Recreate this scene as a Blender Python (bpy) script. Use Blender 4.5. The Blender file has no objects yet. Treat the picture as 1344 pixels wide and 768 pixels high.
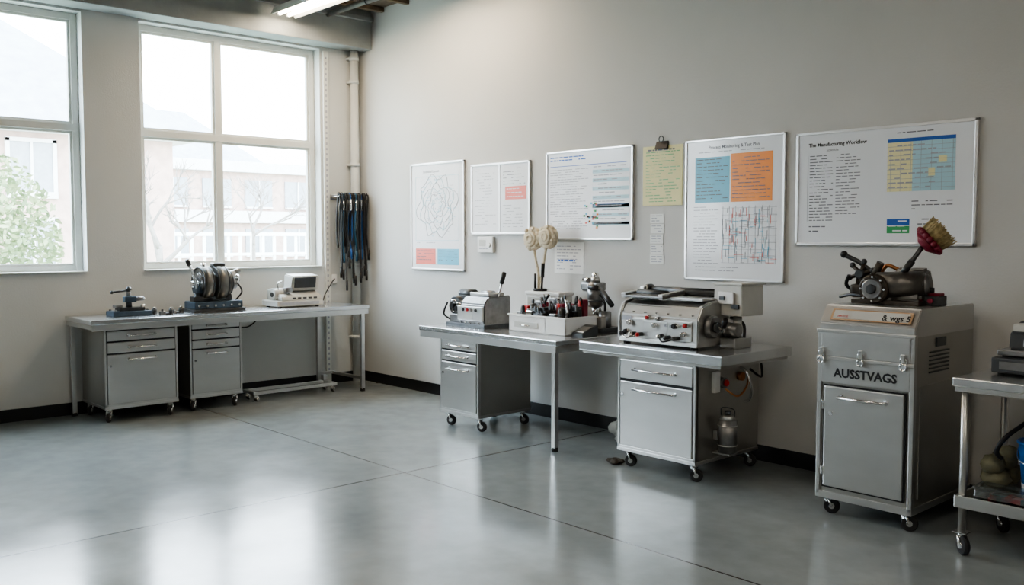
import bpy, bmesh, math, random
from mathutils import Vector, Matrix, Euler
random.seed(7)
PI=math.pi
# ------------------------------------------------------------------ materials
MATS={}
def mat(name,col,metal=0.0,rough=0.5,var=0.06,nscale=6.0,bump=0.0,bscale=60.0,coat=0.0,emit=0.0,stretch=None,rvar=0.0,spec=0.5):
    if name in MATS: return MATS[name]
    m=bpy.data.materials.new(name); m.use_nodes=True
    nt=m.node_tree; N=nt.nodes; Lk=nt.links
    b=N['Principled BSDF']
    b.inputs['Metallic'].default_value=metal
    b.inputs['Roughness'].default_value=rough
    b.inputs['Specular IOR Level'].default_value=spec
    b.inputs['Coat Weight'].default_value=coat
    b.inputs['Coat Roughness'].default_value=0.08
    tc=N.new('ShaderNodeTexCoord'); mp=N.new('ShaderNodeMapping')
    Lk.new(tc.outputs['Object'],mp.inputs['Vector'])
    if stretch: mp.inputs['Scale'].default_value=stretch
    nz=N.new('ShaderNodeTexNoise'); nz.inputs['Scale'].default_value=nscale; nz.inputs['Detail'].default_value=5
    Lk.new(mp.outputs[0],nz.inputs['Vector'])
    rp=N.new('ShaderNodeValToRGB')
    lo=[max(0,c*(1-var)) for c in col]; hi=[min(1,c*(1+var)) for c in col]
    rp.color_ramp.elements[0].position=.3; rp.color_ramp.elements[1].position=.7
    rp.color_ramp.elements[0].color=(*lo,1); rp.color_ramp.elements[1].color=(*hi,1)
    Lk.new(nz.outputs['Fac'],rp.inputs['Fac']); Lk.new(rp.outputs['Color'],b.inputs['Base Color'])
    if rvar>0:
        mr=N.new('ShaderNodeMapRange'); mr.inputs['To Min'].default_value=max(0,rough-rvar); mr.inputs['To Max'].default_value=rough+rvar
        Lk.new(nz.outputs['Fac'],mr.inputs['Value']); Lk.new(mr.outputs[0],b.inputs['Roughness'])
    if bump>0:
        n2=N.new('ShaderNodeTexNoise'); n2.inputs['Scale'].default_value=bscale; n2.inputs['Detail'].default_value=4
        Lk.new(mp.outputs[0],n2.inputs['Vector'])
        bp=N.new('ShaderNodeBump'); bp.inputs['Strength'].default_value=bump; bp.inputs['Distance'].default_value=0.01
        Lk.new(n2.outputs['Fac'],bp.inputs['Height']); Lk.new(bp.outputs[0],b.inputs['Normal'])
    MATS[name]=m
    return m
STEEL=mat('brushed_steel',(.60,.60,.59),.93,.32,.04,5,stretch=(1,1,5),rvar=.03)
STEELTOP=mat('worktop_steel',(.66,.67,.68),.96,.25,.04,4,stretch=(2,6,1),rvar=.04)
SDARK=mat('steel_side_panel',(.43,.425,.405),.88,.36,.05,3,rvar=.03)
PANEL=mat('cabinet_panel',(.57,.57,.56),.92,.34,.05,2.5,stretch=(1,1,3),rvar=.04)
CHROME=mat('chrome',(.82,.82,.82),1,.12,.03)
ALU=mat('aluminium_frame',(.74,.74,.74),.9,.28,.03)
GUN=mat('gunmetal',(.08,.085,.09),.75,.36,.2,12)
DGREY=mat('dark_grey_paint',(.05,.055,.06),.2,.42,.15,10)
BLACK=mat('black_plastic',(.012,.012,.014),0,.38,.1)
RUBBER=mat('rubber',(.02,.02,.022),0,.7,.1)
CAST=mat('cast_metal',(.27,.27,.27),.85,.34,.2,14,bump=.1,bscale=40)
IRON=mat('rusty_iron',(.065,.055,.045),.65,.45,.35,16,bump=.25,bscale=40)
MOTOR=mat('motor_grey',(.16,.155,.145),.75,.38,.2,14,bump=.1,bscale=40)
BLUEG=mat('blue_grey_enamel',(.06,.09,.125),.3,.4,.15,10)
WHITEP=mat('white_plastic',(.76,.76,.75),0,.35,.04)
CREAM=mat('cream_plastic',(.52,.52,.49),0,.4,.05)
YARN=mat('cream_yarn',(.66,.58,.44),0,.9,.14,40,bump=.6,bscale=90)
RED=mat('red_plastic',(.50,.02,.02),0,.35,.1)
BLUE=mat('blue_plastic',(.02,.12,.40),0,.4,.1)
TEAL=mat('teal_cable',(.02,.09,.17),0,.5,.1)
PURP=mat('maroon_plastic',(.20,.012,.035),0,.5,.15)
BRIST=mat('straw_bristle',(.45,.37,.20),0,.9,.25,50,bump=.7,bscale=120)
PAPER=mat('paper_white',(.80,.83,.87),0,.20,.015,3,coat=.4)
SHEET=mat('paper_matte',(.76,.77,.76),0,.6,.02,3)
YELP=mat('paper_yellow',(.72,.68,.36),0,.5,.04,5)
INK=mat('ink_grey',(.13,.14,.17),0,.5,.2,30)
INKL=mat('ink_light',(.38,.40,.45),0,.5,.1,30)
INKK=mat('ink_black',(.012,.012,.015),0,.5,.1,30)
ORNG=mat('print_orange',(.86,.28,.03),0,.3,.05)
PBLUE=mat('print_blue',(.14,.48,.66),0,.3,.05)
DBLUE=mat('print_deep_blue',(.03,.12,.46),0,.3,.05)
PINK=mat('print_salmon',(.80,.20,.16),0,.3,.08)
PYEL=mat('print_yellow',(.80,.76,.46),0,.3,.05)
PGRN=mat('print_green',(.05,.34,.12),0,.3,.05)
PGB=mat('print_pale_blue',(.42,.64,.72),0,.3,.05)
TAN=mat('label_tan',(.50,.33,.20),0,.45,.1,20)
FRAMEW=mat('window_frame_paint',(.68,.70,.67),0,.4,.04)
BEAMM=mat('beam_concrete',(.29,.315,.32),0,.75,.15,3,bump=.25,bscale=25)
BASEB=mat('baseboard_vinyl',(.008,.009,.011),0,.35,.2)
CEILM=mat('ceiling_board',(.12,.09,.065),0,.85,.35,5,bump=.4,bscale=20,stretch=(1,8,1))
JOIST=mat('joist_wood',(.17,.125,.085),0,.8,.3,8)
RAG=mat('rag_cloth',(.06,.05,.04),0,.95,.3,20,bump=.6)
BAG=mat('grey_sack',(.30,.30,.28),0,.85,.2,12,bump=.6,bscale=30)
OLIVE=mat('olive_sack',(.17,.16,.10),0,.85,.25,12,bump=.6,bscale=30)
COPPER=mat('copper',(.50,.22,.10),.9,.35,.15)
def wallmat(name,col):
    return mat(name,col,0,.72,.03,1.3,bump=.12,bscale=70)
WALLM=wallmat('painted_wall',(.555,.555,.54)); WALLG=wallmat('painted_wall_cool',(.56,.58,.575)); WALLD=wallmat('painted_wall_grey',(.36,.36,.355))
def tube_mat():
    m=bpy.data.materials.new('fluorescent_tube_glow'); m.use_nodes=True
    b=m.node_tree.nodes['Principled BSDF']; b.inputs['Emission Color'].default_value=(1,.82,.58,1); b.inputs['Emission Strength'].default_value=22
    return m
TUBE=tube_mat()
def glass_mat(name,tint,gl=.08,rough=.02):
    m=bpy.data.materials.new(name); m.use_nodes=True; nt=m.node_tree; N=nt.nodes
    N.remove(N['Principled BSDF']); o=N['Material Output']
    t=N.new('ShaderNodeBsdfTransparent'); t.inputs[0].default_value=(*tint,1)
    g=N.new('ShaderNodeBsdfGlossy'); g.inputs['Roughness'].default_value=rough
    mx=N.new('ShaderNodeMixShader'); mx.inputs[0].default_value=gl
    nt.links.new(t.outputs[0],mx.inputs[1]); nt.links.new(g.outputs[0],mx.inputs[2]); nt.links.new(mx.outputs[0],o.inputs[0])
    return m
GLASS=glass_mat('window_glass',(.97,.99,.98)); CLEAR=glass_mat('clear_plastic',(.75,.8,.82),.25,.1)
def floor_mat():
    m=bpy.data.materials.new('polished_concrete'); m.use_nodes=True; nt=m.node_tree; N=nt.nodes; L=nt.links
    b=N['Principled BSDF']; tc=N.new('ShaderNodeTexCoord')
    def noise(s,d=6):
        n=N.new('ShaderNodeTexNoise'); n.inputs['Scale'].default_value=s; n.inputs['Detail'].default_value=d
        L.new(tc.outputs['Object'],n.inputs['Vector']); return n
    n1=noise(.9,7); n2=noise(7,8); n3=noise(2.3,8)
    r1=N.new('ShaderNodeValToRGB'); r1.color_ramp.elements[0].position=.32; r1.color_ramp.elements[1].position=.68
    r1.color_ramp.elements[0].color=(.205,.228,.232,1); r1.color_ramp.elements[1].color=(.275,.30,.30,1)
    L.new(n1.outputs['Fac'],r1.inputs['Fac'])
    r2=N.new('ShaderNodeValToRGB'); r2.color_ramp.elements[0].position=.35; r2.color_ramp.elements[1].position=.65
    r2.color_ramp.elements[0].color=(.88,.88,.88,1); r2.color_ramp.elements[1].color=(1,1,1,1)
    L.new(n2.outputs['Fac'],r2.inputs['Fac'])
    mx=N.new('ShaderNodeMix'); mx.data_type='RGBA'; mx.blend_type='MULTIPLY'; mx.inputs[0].default_value=1
    L.new(r1.outputs[0],mx.inputs[6]); L.new(r2.outputs[0],mx.inputs[7])
    r3=N.new('ShaderNodeValToRGB'); r3.color_ramp.elements[0].position=.66; r3.color_ramp.elements[1].position=.78
    r3.color_ramp.elements[0].color=(0,0,0,1); r3.color_ramp.elements[1].color=(.45,.45,.45,1)
    L.new(n3.outputs['Fac'],r3.inputs['Fac'])
    m2=N.new('ShaderNodeMix'); m2.data_type='RGBA'; L.new(r3.outputs[0],m2.inputs[0]); L.new(mx.outputs[2],m2.inputs[6]); m2.inputs[7].default_value=(.28,.265,.23,1)
    sp=N.new('ShaderNodeSeparateXYZ'); L.new(tc.outputs['Object'],sp.inputs[0])
    def joint(sock,off,per,w):
        a=N.new('ShaderNodeMath'); a.operation='SUBTRACT'; L.new(sock,a.inputs[0]); a.inputs[1].default_value=off-per/2+per*20*-1
        mo=N.new('ShaderNodeMath'); mo.operation='MODULO'; L.new(a.outputs[0],mo.inputs[0]); mo.inputs[1].default_value=per
        s=N.new('ShaderNodeMath'); s.operation='SUBTRACT'; L.new(mo.outputs[0],s.inputs[0]); s.inputs[1].default_value=per/2
        ab=N.new('ShaderNodeMath'); ab.operation='ABSOLUTE'; L.new(s.outputs[0],ab.inputs[0])
        lt=N.new('ShaderNodeMath'); lt.operation='LESS_THAN'; L.new(ab.outputs[0],lt.inputs[0]); lt.inputs[1].default_value=w
        return lt
    j1=joint(sp.outputs[0],3.72,5.2,.008); j2=joint(sp.outputs[1],-2.1,4.6,.006)
    mxm=N.new('ShaderNodeMath'); mxm.operation='MAXIMUM'; L.new(j1.outputs[0],mxm.inputs[0]); L.new(j2.outputs[0],mxm.inputs[1])
    m3=N.new('ShaderNodeMix'); m3.data_type='RGBA'; L.new(mxm.outputs[0],m3.inputs[0]); L.new(m2.outputs[2],m3.inputs[6]); m3.inputs[7].default_value=(.04,.036,.032,1)
    L.new(m3.outputs[2],b.inputs['Base Color'])
    mr=N.new('ShaderNodeMapRange'); mr.inputs['From Min'].default_value=.3; mr.inputs['From Max'].default_value=.7; mr.inputs['To Min'].default_value=.15; mr.inputs['To Max'].default_value=.22
    L.new(n3.outputs['Fac'],mr.inputs['Value']); L.new(mr.outputs[0],b.inputs['Roughness'])
    b.inputs['Specular IOR Level'].default_value=.8
    bp=N.new('ShaderNodeBump'); bp.inputs['Strength'].default_value=.04; bp.inputs['Distance'].default_value=.01
    L.new(n2.outputs['Fac'],bp.inputs['Height']); L.new(bp.outputs[0],b.inputs['Normal'])
    return m
FLOORM=floor_mat()
# ------------------------------------------------------------------ builder
class B:
    def __init__(s,name,loc=(0,0,0),rz=0.0):
        s.name=name; s.loc=Vector(loc); s.rz=rz; s.bm=bmesh.new(); s.mats=[]
    def mi(s,m):
        if m not in s.mats: s.mats.append(m)
        return s.mats.index(m)
    def add(s,t,m,M=None,smooth=False):
        if M is not None: t.transform(M)
        i=s.mi(m)
        for f in t.faces: f.material_index=i; f.smooth=smooth
        me=bpy.data.meshes.new('t'); t.to_mesh(me); t.free(); s.bm.from_mesh(me); bpy.data.meshes.remove(me)
    def box(s,x0,x1,y0,y1,z0,z1,m,bev=.004,rot=None):
        t=bmesh.new(); bmesh.ops.create_cube(t,size=1)
        dx,dy,dz=abs(x1-x0),abs(y1-y0),abs(z1-z0)
        t.transform(Matrix.Diagonal((dx,dy,dz,1)))
        bv=min(bev,min(dx,dy,dz)*.45)
        if bv>0.0006: bmesh.ops.bevel(t,geom=t.edges[:],offset=bv,segments=2,profile=.6,affect='EDGES')
        M=Matrix.Translation(((x0+x1)/2,(y0+y1)/2,(z0+z1)/2))
        if rot: M=M@Euler(rot).to_matrix().to_4x4()
        s.add(t,m,M)
    def cyl(s,p0,p1,r,m,r2=None,seg=24,bev=0):
        p0=Vector(p0);p1=Vector(p1);d=p1-p0;L=d.length
        t=bmesh.new(); bmesh.ops.create_cone(t,cap_ends=True,segments=seg,radius1=r,radius2=r if r2 is None else r2,depth=L)
        if bev>0:
            es=[e for e in t.edges if abs(e.verts[0].co.z-e.verts[1].co.z)<1e-6]
            bmesh.ops.bevel(t,geom=es,offset=bev,segments=2,affect='EDGES')
        i=s.mi(m)
        M=Matrix.Translation((p0+p1)/2)@d.to_track_quat('Z','Y').to_matrix().to_4x4()
        t.transform(M)
        for f in t.faces: f.material_index=i; f.smooth=len(f.verts)<=4
        me=bpy.data.meshes.new('t'); t.to_mesh(me); t.free(); s.bm.from_mesh(me); bpy.data.meshes.remove(me)
    def sph(s,c,r,m,sc=(1,1,1),seg=16,jit=0):
        t=bmesh.new(); bmesh.ops.create_uvsphere(t,u_segments=seg,v_segments=max(6,seg*2//3),radius=r)
        if jit:
            for v in t.verts: v.co*=1+random.uniform(-jit,jit)
        s.add(t,m,Matrix.Translation(c)@Matrix.Diagonal((*sc,1)),True)
    def tube(s,pts,r,m,seg=8,sub=6,smoothp=True,r2=None):
        P=[Vector(p) for p in pts]
        if smoothp and len(P)>2:
            Q=[]
            for i in range(len(P)-1):
                a=P[max(i-1,0)];b=P[i];c=P[i+1];d=P[min(i+2,len(P)-1)]
                for k in range(sub):
                    t=k/sub
                    Q.append(.5*((2*b)+(c-a)*t+(2*a-5*b+4*c-d)*t*t+(3*b-a-3*c+d)*t**3))
            Q.append(P[-1]); P=Q
        t=bmesh.new(); rings=[]; up=None
        for i,p in enumerate(P):
            d=(P[min(i+1,len(P)-1)]-P[max(i-1,0)])
            if d.length<1e-9: d=Vector((0,0,1))
            d.normalize()
            if up is None: up=d.orthogonal().normalized()
            else:
                up=up-d*up.dot(d)
                up=d.orthogonal().normalized() if up.length<1e-6 else up.normalized()
            w=d.cross(up); rr=r if r2 is None else r+(r2-r)*i/(len(P)-1)
            rings.append([t.verts.new(p+(up*math.cos(2*PI*k/seg)+w*math.sin(2*PI*k/seg))*rr) for k in range(seg)])
        for i in range(len(rings)-1):
            for k in range(seg):
                t.faces.new((rings[i][k],rings[i][(k+1)%seg],rings[i+1][(k+1)%seg],rings[i+1][k]))
        t.faces.new(rings[0][::-1]); t.faces.new(rings[-1])
        s.add(t,m,None,True)
    def tor(s,c,axis,R,r,m,seg=28,ms=8):
        q=Vector(axis).to_track_quat('Z','Y')
        t=bmesh.new(); rings=[]
        for i in range(seg):
            a=2*PI*i/seg
            rings.append([t.verts.new(((R+r*math.cos(2*PI*k/ms))*math.cos(a),(R+r*math.cos(2*PI*k/ms))*math.sin(a),r*math.sin(2*PI*k/ms))) for k in range(ms)])
        for i in range(seg):
            for k in range(ms):
                t.faces.new((rings[i][k],rings[(i+1)%seg][k],rings[(i+1)%seg][(k+1)%ms],rings[i][(k+1)%ms]))
        s.add(t,m,Matrix.Translation(c)@q.to_matrix().to_4x4(),True)
    def prism(s,poly,x0,x1,m,bev=.004,M=None):
        t=bmesh.new()
        a=[t.verts.new((x0,y,z)) for y,z in poly]; b=[t.verts.new((x1,y,z)) for y,z in poly]
        t.faces.new(a); t.faces.new(b[::-1]); n=len(poly)
        for i in range(n): t.faces.new((a[i],b[i],b[(i+1)%n],a[(i+1)%n]))
        bmesh.ops.recalc_face_normals(t,faces=t.faces[:])
        if bev: bmesh.ops.bevel(t,geom=t.edges[:],offset=bev,segments=2,affect='EDGES')
        s.add(t,m,M)
    def quad(s,vs,m):
        t=bmesh.new(); t.faces.new([t.verts.new(v) for v in vs]); s.add(t,m)
    def text(s,txt,size,loc,m,rot=(PI/2,0,0),align='LEFT',ext=.0004,bold=0):
        c=bpy.data.curves.new('t','FONT'); c.body=txt; c.size=size; c.extrude=ext; c.align_x=align; c.offset=bold; c.resolution_u=2
        o=bpy.data.objects.new('t',c); me=bpy.data.meshes.new_from_object(o)
        t=bmesh.new(); t.from_mesh(me); bpy.data.meshes.remove(me); bpy.data.objects.remove(o); bpy.data.curves.remove(c)
        s.add(t,m,Matrix.Translation(loc)@Euler(rot).to_matrix().to_4x4())
    def done(s,center=False):
        me=bpy.data.meshes.new(s.name)
        if center:
            vs=[v.co for v in s.bm.verts]
            c=Vector(((min(v.x for v in vs)+max(v.x for v in vs))/2,(min(v.y for v in vs)+max(v.y for v in vs))/2,min(v.z for v in vs)))
            bmesh.ops.translate(s.bm,verts=s.bm.verts[:],vec=-c)
            s.loc=s.loc+Matrix.Rotation(s.rz,3,'Z')@c
        s.bm.to_mesh(me); s.bm.free()
        for m in s.mats: me.materials.append(m)
        o=bpy.data.objects.new(s.name,me); bpy.context.scene.collection.objects.link(o)
        o.location=s.loc; o.rotation_euler=(0,0,s.rz)
        return o
# ------------------------------------------------------------------ room shell
H=4.05; XR=12.0; YF=-9.5
b=B('floor'); b.box(-.3,XR+.2,YF-.2,.2,-.15,0,FLOORM,0); b.done()
b=B('ceiling'); b.box(-.3,XR+.2,YF-.2,.2,H,H+.15,CEILM,0)
for i in range(26):
    x=.45+i*.45
    b.box(x,x+.05,YF,-.001,H-.05,H,JOIST,.003)
b.done()
b=B('wall_right'); b.box(-.3,XR+.2,0,.2,0,H,WALLM,0); b.done()
b=B('wall_back'); b.box(-.3,XR+.2,YF-.2,YF,0,H,WALLD,0); b.done()
b=B('wall_far_side'); b.box(XR,XR+.2,YF,0,0,H,WALLD,0); b.done()
ZS,ZT=1.285,3.62
wins=[(-4.85,-2.93,-4.03),(-2.42,-.50,-1.60),(-7.35,-5.42,-6.4)]
b=B('wall_left')
b.box(-.3,0,YF,0,0,ZS,WALLG,0); b.box(-.3,0,YF,0,ZT,H,WALLG,0)
ys=sorted([(w[0],w[1]) for w in wins]); prev=YF
for a,c in ys: b.box(-.3,0,prev,a,ZS,ZT,WALLG,0); prev=c
b.box(-.3,0,prev,0,ZS,ZT,WALLG,0); b.done()
for i,(y0,y1,ym) in enumerate(wins):
    b=B('window_%d'%(i+1)); fx0,fx1=-.19,-.12; fw=.06
    y0i,y1i=y0+.001,y1-.001
    b.box(fx0,fx1,y0i,y0+fw,ZS+.005,ZT-.001,FRAMEW); b.box(fx0,fx1,y1-fw,y1i,ZS+.005,ZT-.001,FRAMEW)
    b.box(fx0+.003,fx1-.003,y0+.01,y1-.01,ZS+.006,ZS+fw,FRAMEW,.002); b.box(fx0+.003,fx1-.003,y0+.01,y1-.01,ZT-fw,ZT-.002,FRAMEW,.002)
    b.box(fx0+.001,fx1-.001,ym-.03,ym+.03,ZS+.01,ZT-.01,FRAMEW,.003); b.box(fx0-.002,fx1+.005,y0+.02,y1-.02,2.565,2.63,FRAMEW,.003)
    for (a,c) in ((y0+fw,ym-.03),(ym+.03,y1-fw)):
        for (z0,z1) in ((ZS+fw,2.565),(2.63,ZT-fw)):
            for q in ((a-.005,a+.022,z0-.004,z1+.004,0),(c-.022,c+.005,z0-.004,z1+.004,0),(a+.003,c-.003,z0-.005,z0+.022,.002),(a+.003,c-.003,z1-.022,z1+.005,.002)):
                b.box(-.175+q[4],-.135-q[4],q[0],q[1],q[2],q[3],FRAMEW,.0)
    b.quad([(-.155,y0+.03,ZS+.03),(-.155,y1-.03,ZS+.03),(-.155,y1-.03,ZT-.03),(-.155,y0+.03,ZT-.03)],GLASS)
    b.box(-.125,.03,y0+.001,y1-.001,ZS+.001,ZS+.012,FRAMEW,.003)
    b.done()
b=B('beam_concrete'); b.box(0,.26,YF,-.001,3.64,H,BEAMM,.01); b.box(.0,.30,YF,-.001,3.93,3.98,BEAMM,.006); b.done()
b=B('baseboard_right'); b.box(0.0,XR,-.014,0,0,.112,BASEB,.003); b.done()
b=B('baseboard_left'); b.box(0,.014,YF,-.014,0,.112,BASEB,.003); b.done()
b=B('ceiling_pipe'); b.cyl((.27,-.55,3.93),(7,-.55,3.93),.028,CAST)
for x in (1,2.5,4,5.5): b.cyl((x,-.55,3.93),(x,-.55,H),.006,GUN); b.tor((x,-.55,3.93),(1,0,0),.032,.006,GUN)
b.done(True)
b=B('ceiling_pipe'); b.cyl((.27,-1.75,3.96),(7,-1.75,3.96),.022,GUN)
for x in (1,3,5): b.cyl((x,-1.75,3.96),(x,-1.75,H),.006,GUN)
b.done(True)
def fixture(x0,y,power,L=1.25,col=(1,.94,.87),z=3.93):
    b=B('fluorescent_light_fixture',(x0,y,0))
    b.prism([(-.14,z-.03),(-.10,z+.05),(.10,z+.05),(.14,z-.03),(.13,z-.03),(.09,z+.035),(-.09,z+.035),(-.13,z-.03)],0,L,WHITEP,0)
    for dy in (-.05,.05):
        b.cyl((.03,dy,z-.01),(L-.03,dy,z-.01),.018,TUBE,seg=12)
        b.cyl((0,dy,z-.01),(.03,dy,z-.01),.02,WHITEP); b.cyl((L-.03,dy,z-.01),(L,dy,z-.01),.02,WHITEP)
    for x in (.2,L-.2): b.cyl((x,0,z+.04),(x,0,H),.006,GUN)
    b.done(True)
    l=bpy.data.lights.new('fluorescent_lamp','AREA'); l.shape='RECTANGLE'; l.size=L; l.size_y=.2; l.energy=power; l.color=col
    o=bpy.data.objects.new('fluorescent_lamp',l); o.location=(x0+L/2,y,z-.03); bpy.context.scene.collection.objects.link(o)
fixture(.36,-1.12,28,col=(1,.80,.58),z=3.83); fixture(1.5,-.62,24,col=(1,.78,.55),z=3.93)
for x in (3.6,7.0,10.0):  # unseen ceiling fixtures, added as fill light for the room
    for y in (-3.4,-7.0): fixture(x,y,15)
b=B('conduit_pipe',(.07,-.11,0)); b.cyl((0,0,0),(0,0,3.64),.045,WALLG)
for z in (.5,1.3,2.4,3.3,3.55): b.cyl((0,0,z-.02),(0,0,z+.02),.055,WALLG,bev=.004); b.box(-.07,0,-.06,.06,z-.012,z+.012,WALLG,.003)
b.done()
b=B('perforated_strut_rail',(0,-.44,0)); b.box(.0,.03,-.03,.03,.0,3.6,FRAMEW,.003)
for k in range(60):
    z=.15+k*.057; b.box(.029,.0315,-.010,.010,z,z+.025,INKL,0)
b.done()
# ------------------------------------------------------------------ boards
def lines(b,x0,x1,z1,z0,step,m,y,h=.006,dens=.85,wl=(.015,.06)):
    z=z1
    while z>z0:
        x=x0; end=x1-random.random()*(x1-x0)*.35
        while x<end:
            w=random.uniform(*wl); w=min(w,x1-x)
            if random.random()<dens and w>.004: b.box(x,x+w,y-.0006,y,z-h,z,m,0)
            x+=w+.008
        z-=step
def board(name,x0,x1,z0,z1,fw=.018,paper=PAPER,th=.025):
    b=B(name,(x0,0,z0)); w=x1-x0;h=z1-z0
    b.box(.002,w-.002,-th*.7,-.001,.002,h-.002,paper,0)
    for q in ((0,fw,0,h),(w-fw,w,0,h),(0,w,0,fw),(0,w,h-fw,h)): b.box(q[0],q[1],-th,-.001,q[2],q[3],ALU,.003)
    return b,w,h,-th*.7
def rect(b,x0,x1,z0,z1,m,y): b.box(x0,x1,y-.001,y+.0005,z0,z1,m,0)
b,w,h,y=board('framed_wall_poster',.98,1.845,1.27,2.355)
b.text('Technical Layout',.04,(.2,y-.001,h-.1),INKL)
for r in range(6):
    pts=[(w/2+(.08+.045*r)*math.cos(a*PI/20)*(1+.16*math.sin(3*a*PI/10+r*1.3)),y,h*.60+(.07+.045*r)*math.sin(a*PI/20)*(1+.14*math.cos(4*a*PI/10+2*r))) for a in range(41)]
    b.tube(pts,.003,INKL if r%2 else PGB,seg=4,smoothp=False)
for k in range(170):
    a=random.random()*2*PI; r=random.uniform(.03,.32); xx=w/2+r*math.cos(a)*.95; zz=h*.6+r*math.sin(a)
    if random.random()<.5: rect(b,xx,min(xx+random.uniform(.01,.06),w-.09),zz,zz+.004,random.choice([INKL,PGB,PBLUE,PGB]),y)
    else: rect(b,xx,xx+.004,zz,zz+random.uniform(.01,.05),random.choice([INKL,PGB,PGB]),y)
for x in (.08,w-.085): rect(b,x,x+.004,.3,h-.14,PGB,y)
for z in (.3,h-.14): rect(b,.08,w-.08,z,z+.004,PGB,y)
lines(b,.1,.5,h*.26,h*.25,.022,INKL,y)
rect(b,.08,.41,.06,.22,PINK,y); rect(b,.44,.78,.06,.22,PBLUE,y)
lines(b,.1,.39,.20,.09,.03,INK,y-.001); lines(b,.46,.76,.20,.09,.03,INK,y-.001); b.done()
b,w,h,y=board('framed_notice_board',1.95,2.77,1.63,2.295)
b.box(w/2-.008,w/2+.008,-.022,-.001,.01,h-.01,ALU,.002)
lines(b,.06,.36,h-.06,.08,.028,INKL,y,.005,.6); lines(b,.46,.76,h-.06,.46,.028,INK,y,.005,.7)
rect(b,.49,.77,.32,.44,PINK,y); lines(b,.51,.75,.42,.33,.035,PAPER,y-.001); lines(b,.46,.76,.27,.06,.028,INKL,y,.005,.6); b.done()
b,w,h,y=board('framed_wall_chart',2.98,3.97,1.58,2.345)
lines(b,.05,.5,h-.05,h-.10,.025,DBLUE,y,.010); rect(b,.05,.92,h-.135,h-.13,DBLUE,y)
lines(b,.05,.5,h-.16,.10,.021,INKL,y,.006,.85)
for k in range(14):
    rect(b,.55,.95,h-.175-k*.036,h-.145-k*.036,(PGB if k%2 else PAPER),y); lines(b,.56,.93,h-.152-k*.036,h-.16-k*.036,.03,INKL,y-.001,.008,.8,(.03,.06))
rect(b,.55,.95,.27,.30,DBLUE,y);rect(b,.55,.95,.13,.15,DBLUE,y)
for k in range(26):
    xx=.44+random.random()*.16; zz=.06+random.random()*.24; rect(b,xx,xx+.022,zz,zz+.016,random.choice([PINK,ORNG,PBLUE,PGRN,PBLUE]),y-.0012)
b.done()
b=B('yellow_notice_sheet',(4.06,0,1.85)); b.box(0,.385,-.006,-.001,0,.465,YELP,0)
lines(b,.03,.36,.42,.03,.024,PGRN,-.006,.006,.7); lines(b,.05,.35,.44,.43,.03,INK,-.006,.012)
b.prism([(-.03,.44),(-.004,.50),(-.001,.50),(-.001,.44)],.13,.25,BLACK,.002); b.tor((.19,-.02,.515),(0,1,0),.022,.004,GUN); b.done()
b=B('paper_note_strip',(4.135,0,1.39))
for k in range(5): b.box(.004*(k%2),.14-.006*(k%3),-.004,-.001,k*.08+.004,k*.08+.076,SHEET,0); lines(b,.015,.12,k*.08+.065,k*.08+.01,.02,INKL,-.004,.007)
b.done()
b=B('paper_note',(3.07,0,1.29)); b.box(0,.35,-.004,-.001,0,.27,SHEET,0); lines(b,.03,.32,.24,.03,.028,INKL,-.004,.008); lines(b,.05,.25,.12,.1,.03,DBLUE,-.0042,.014); b.done()
b=B('wall_thermostat',(2.06,0,1.46)); b.box(0,.22,-.035,-.001,0,.15,WHITEP,.008); b.box(.03,.12,-.037,-.034,.06,.12,CREAM,.002); b.cyl((.17,-.045,.07),(.17,-.03,.07),.022,WHITEP); lines(b,.03,.18,.04,.02,.02,INKL,-.0355,.008); b.done()
b,w,h,y=board('framed_wall_chart',4.485,5.335,1.285,2.33,.016)
b.text('Process Monitoring & Test Plan',.034,(w/2,y-.0005,h-.075),INK,align='CENTER',bold=.0005)
lines(b,.12,w-.12,h-.095,h-.105,.03,INKL,y,.006)
rect(b,.09,.395,h-.47,h-.135,PBLUE,y); rect(b,.405,.75,h-.47,h-.12,ORNG,y)
for (a,c) in ((.105,.38),(.42,.73)): lines(b,a,c,h-.15,h-.44,.026,INK,y-.001,.005,.8)
lines(b,.08,.30,h-.50,.12,.022,INKL,y,.006,.9)
for k in range(9): rect(b,.34+k*.055,.342+k*.055,.13,h-.50,INKL,y)
for k in range(9): rect(b,.33,.79,.13+k*.05,.132+k*.05,INKL,y)
for k in range(170):
    xx=.33+random.random()*.42; zz=.13+random.random()*.38; m=random.choice([PINK,PBLUE,INKL,INKL,PGB,INKL])
    if random.random()<.5: rect(b,xx,min(xx+random.uniform(.02,.08),.8),zz,zz+.0035,m,y-.001)
    else: rect(b,xx,xx+.0035,zz,min(zz+random.uniform(.02,.08),.53),m,y-.001)
lines(b,.1,.6,.10,.06,.025,INKL,y); b.done()
b,w,h,y=board('wall_whiteboard',5.42,6.61,1.548,2.31,.02)
b.text('The Manufacturing Workflow',.034,(.09,y-.0005,h-.10),INKK,bold=.0009)
b.text('Schedule',.024,(.22,y-.0005,h-.135),INK)
rect(b,.085,.088,h-.60,h-.16,INKL,y)
lines(b,.10,.27,h-.16,h-.60,.0205,INK,y,.0055,.9); lines(b,.29,.46,h-.16,h-.56,.0205,INK,y,.0045,.85)
lines(b,.66,1.08,h-.05,h-.07,.03,INK,y,.006)
rect(b,.64,.80,h-.42,h-.10,PYEL,y); rect(b,.80,1.06,h-.42,h-.10,PGB,y); rect(b,.64,1.06,h-.112,h-.09,DBLUE,y-.001)
for k in range(10): rect(b,.64,1.06,h-.14-k*.029,h-.138-k*.029,INKL,y-.001)
for k in range(7): rect(b,.66+k*.064,.662+k*.064,h-.42,h-.10,INKL,y-.0008)
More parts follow.
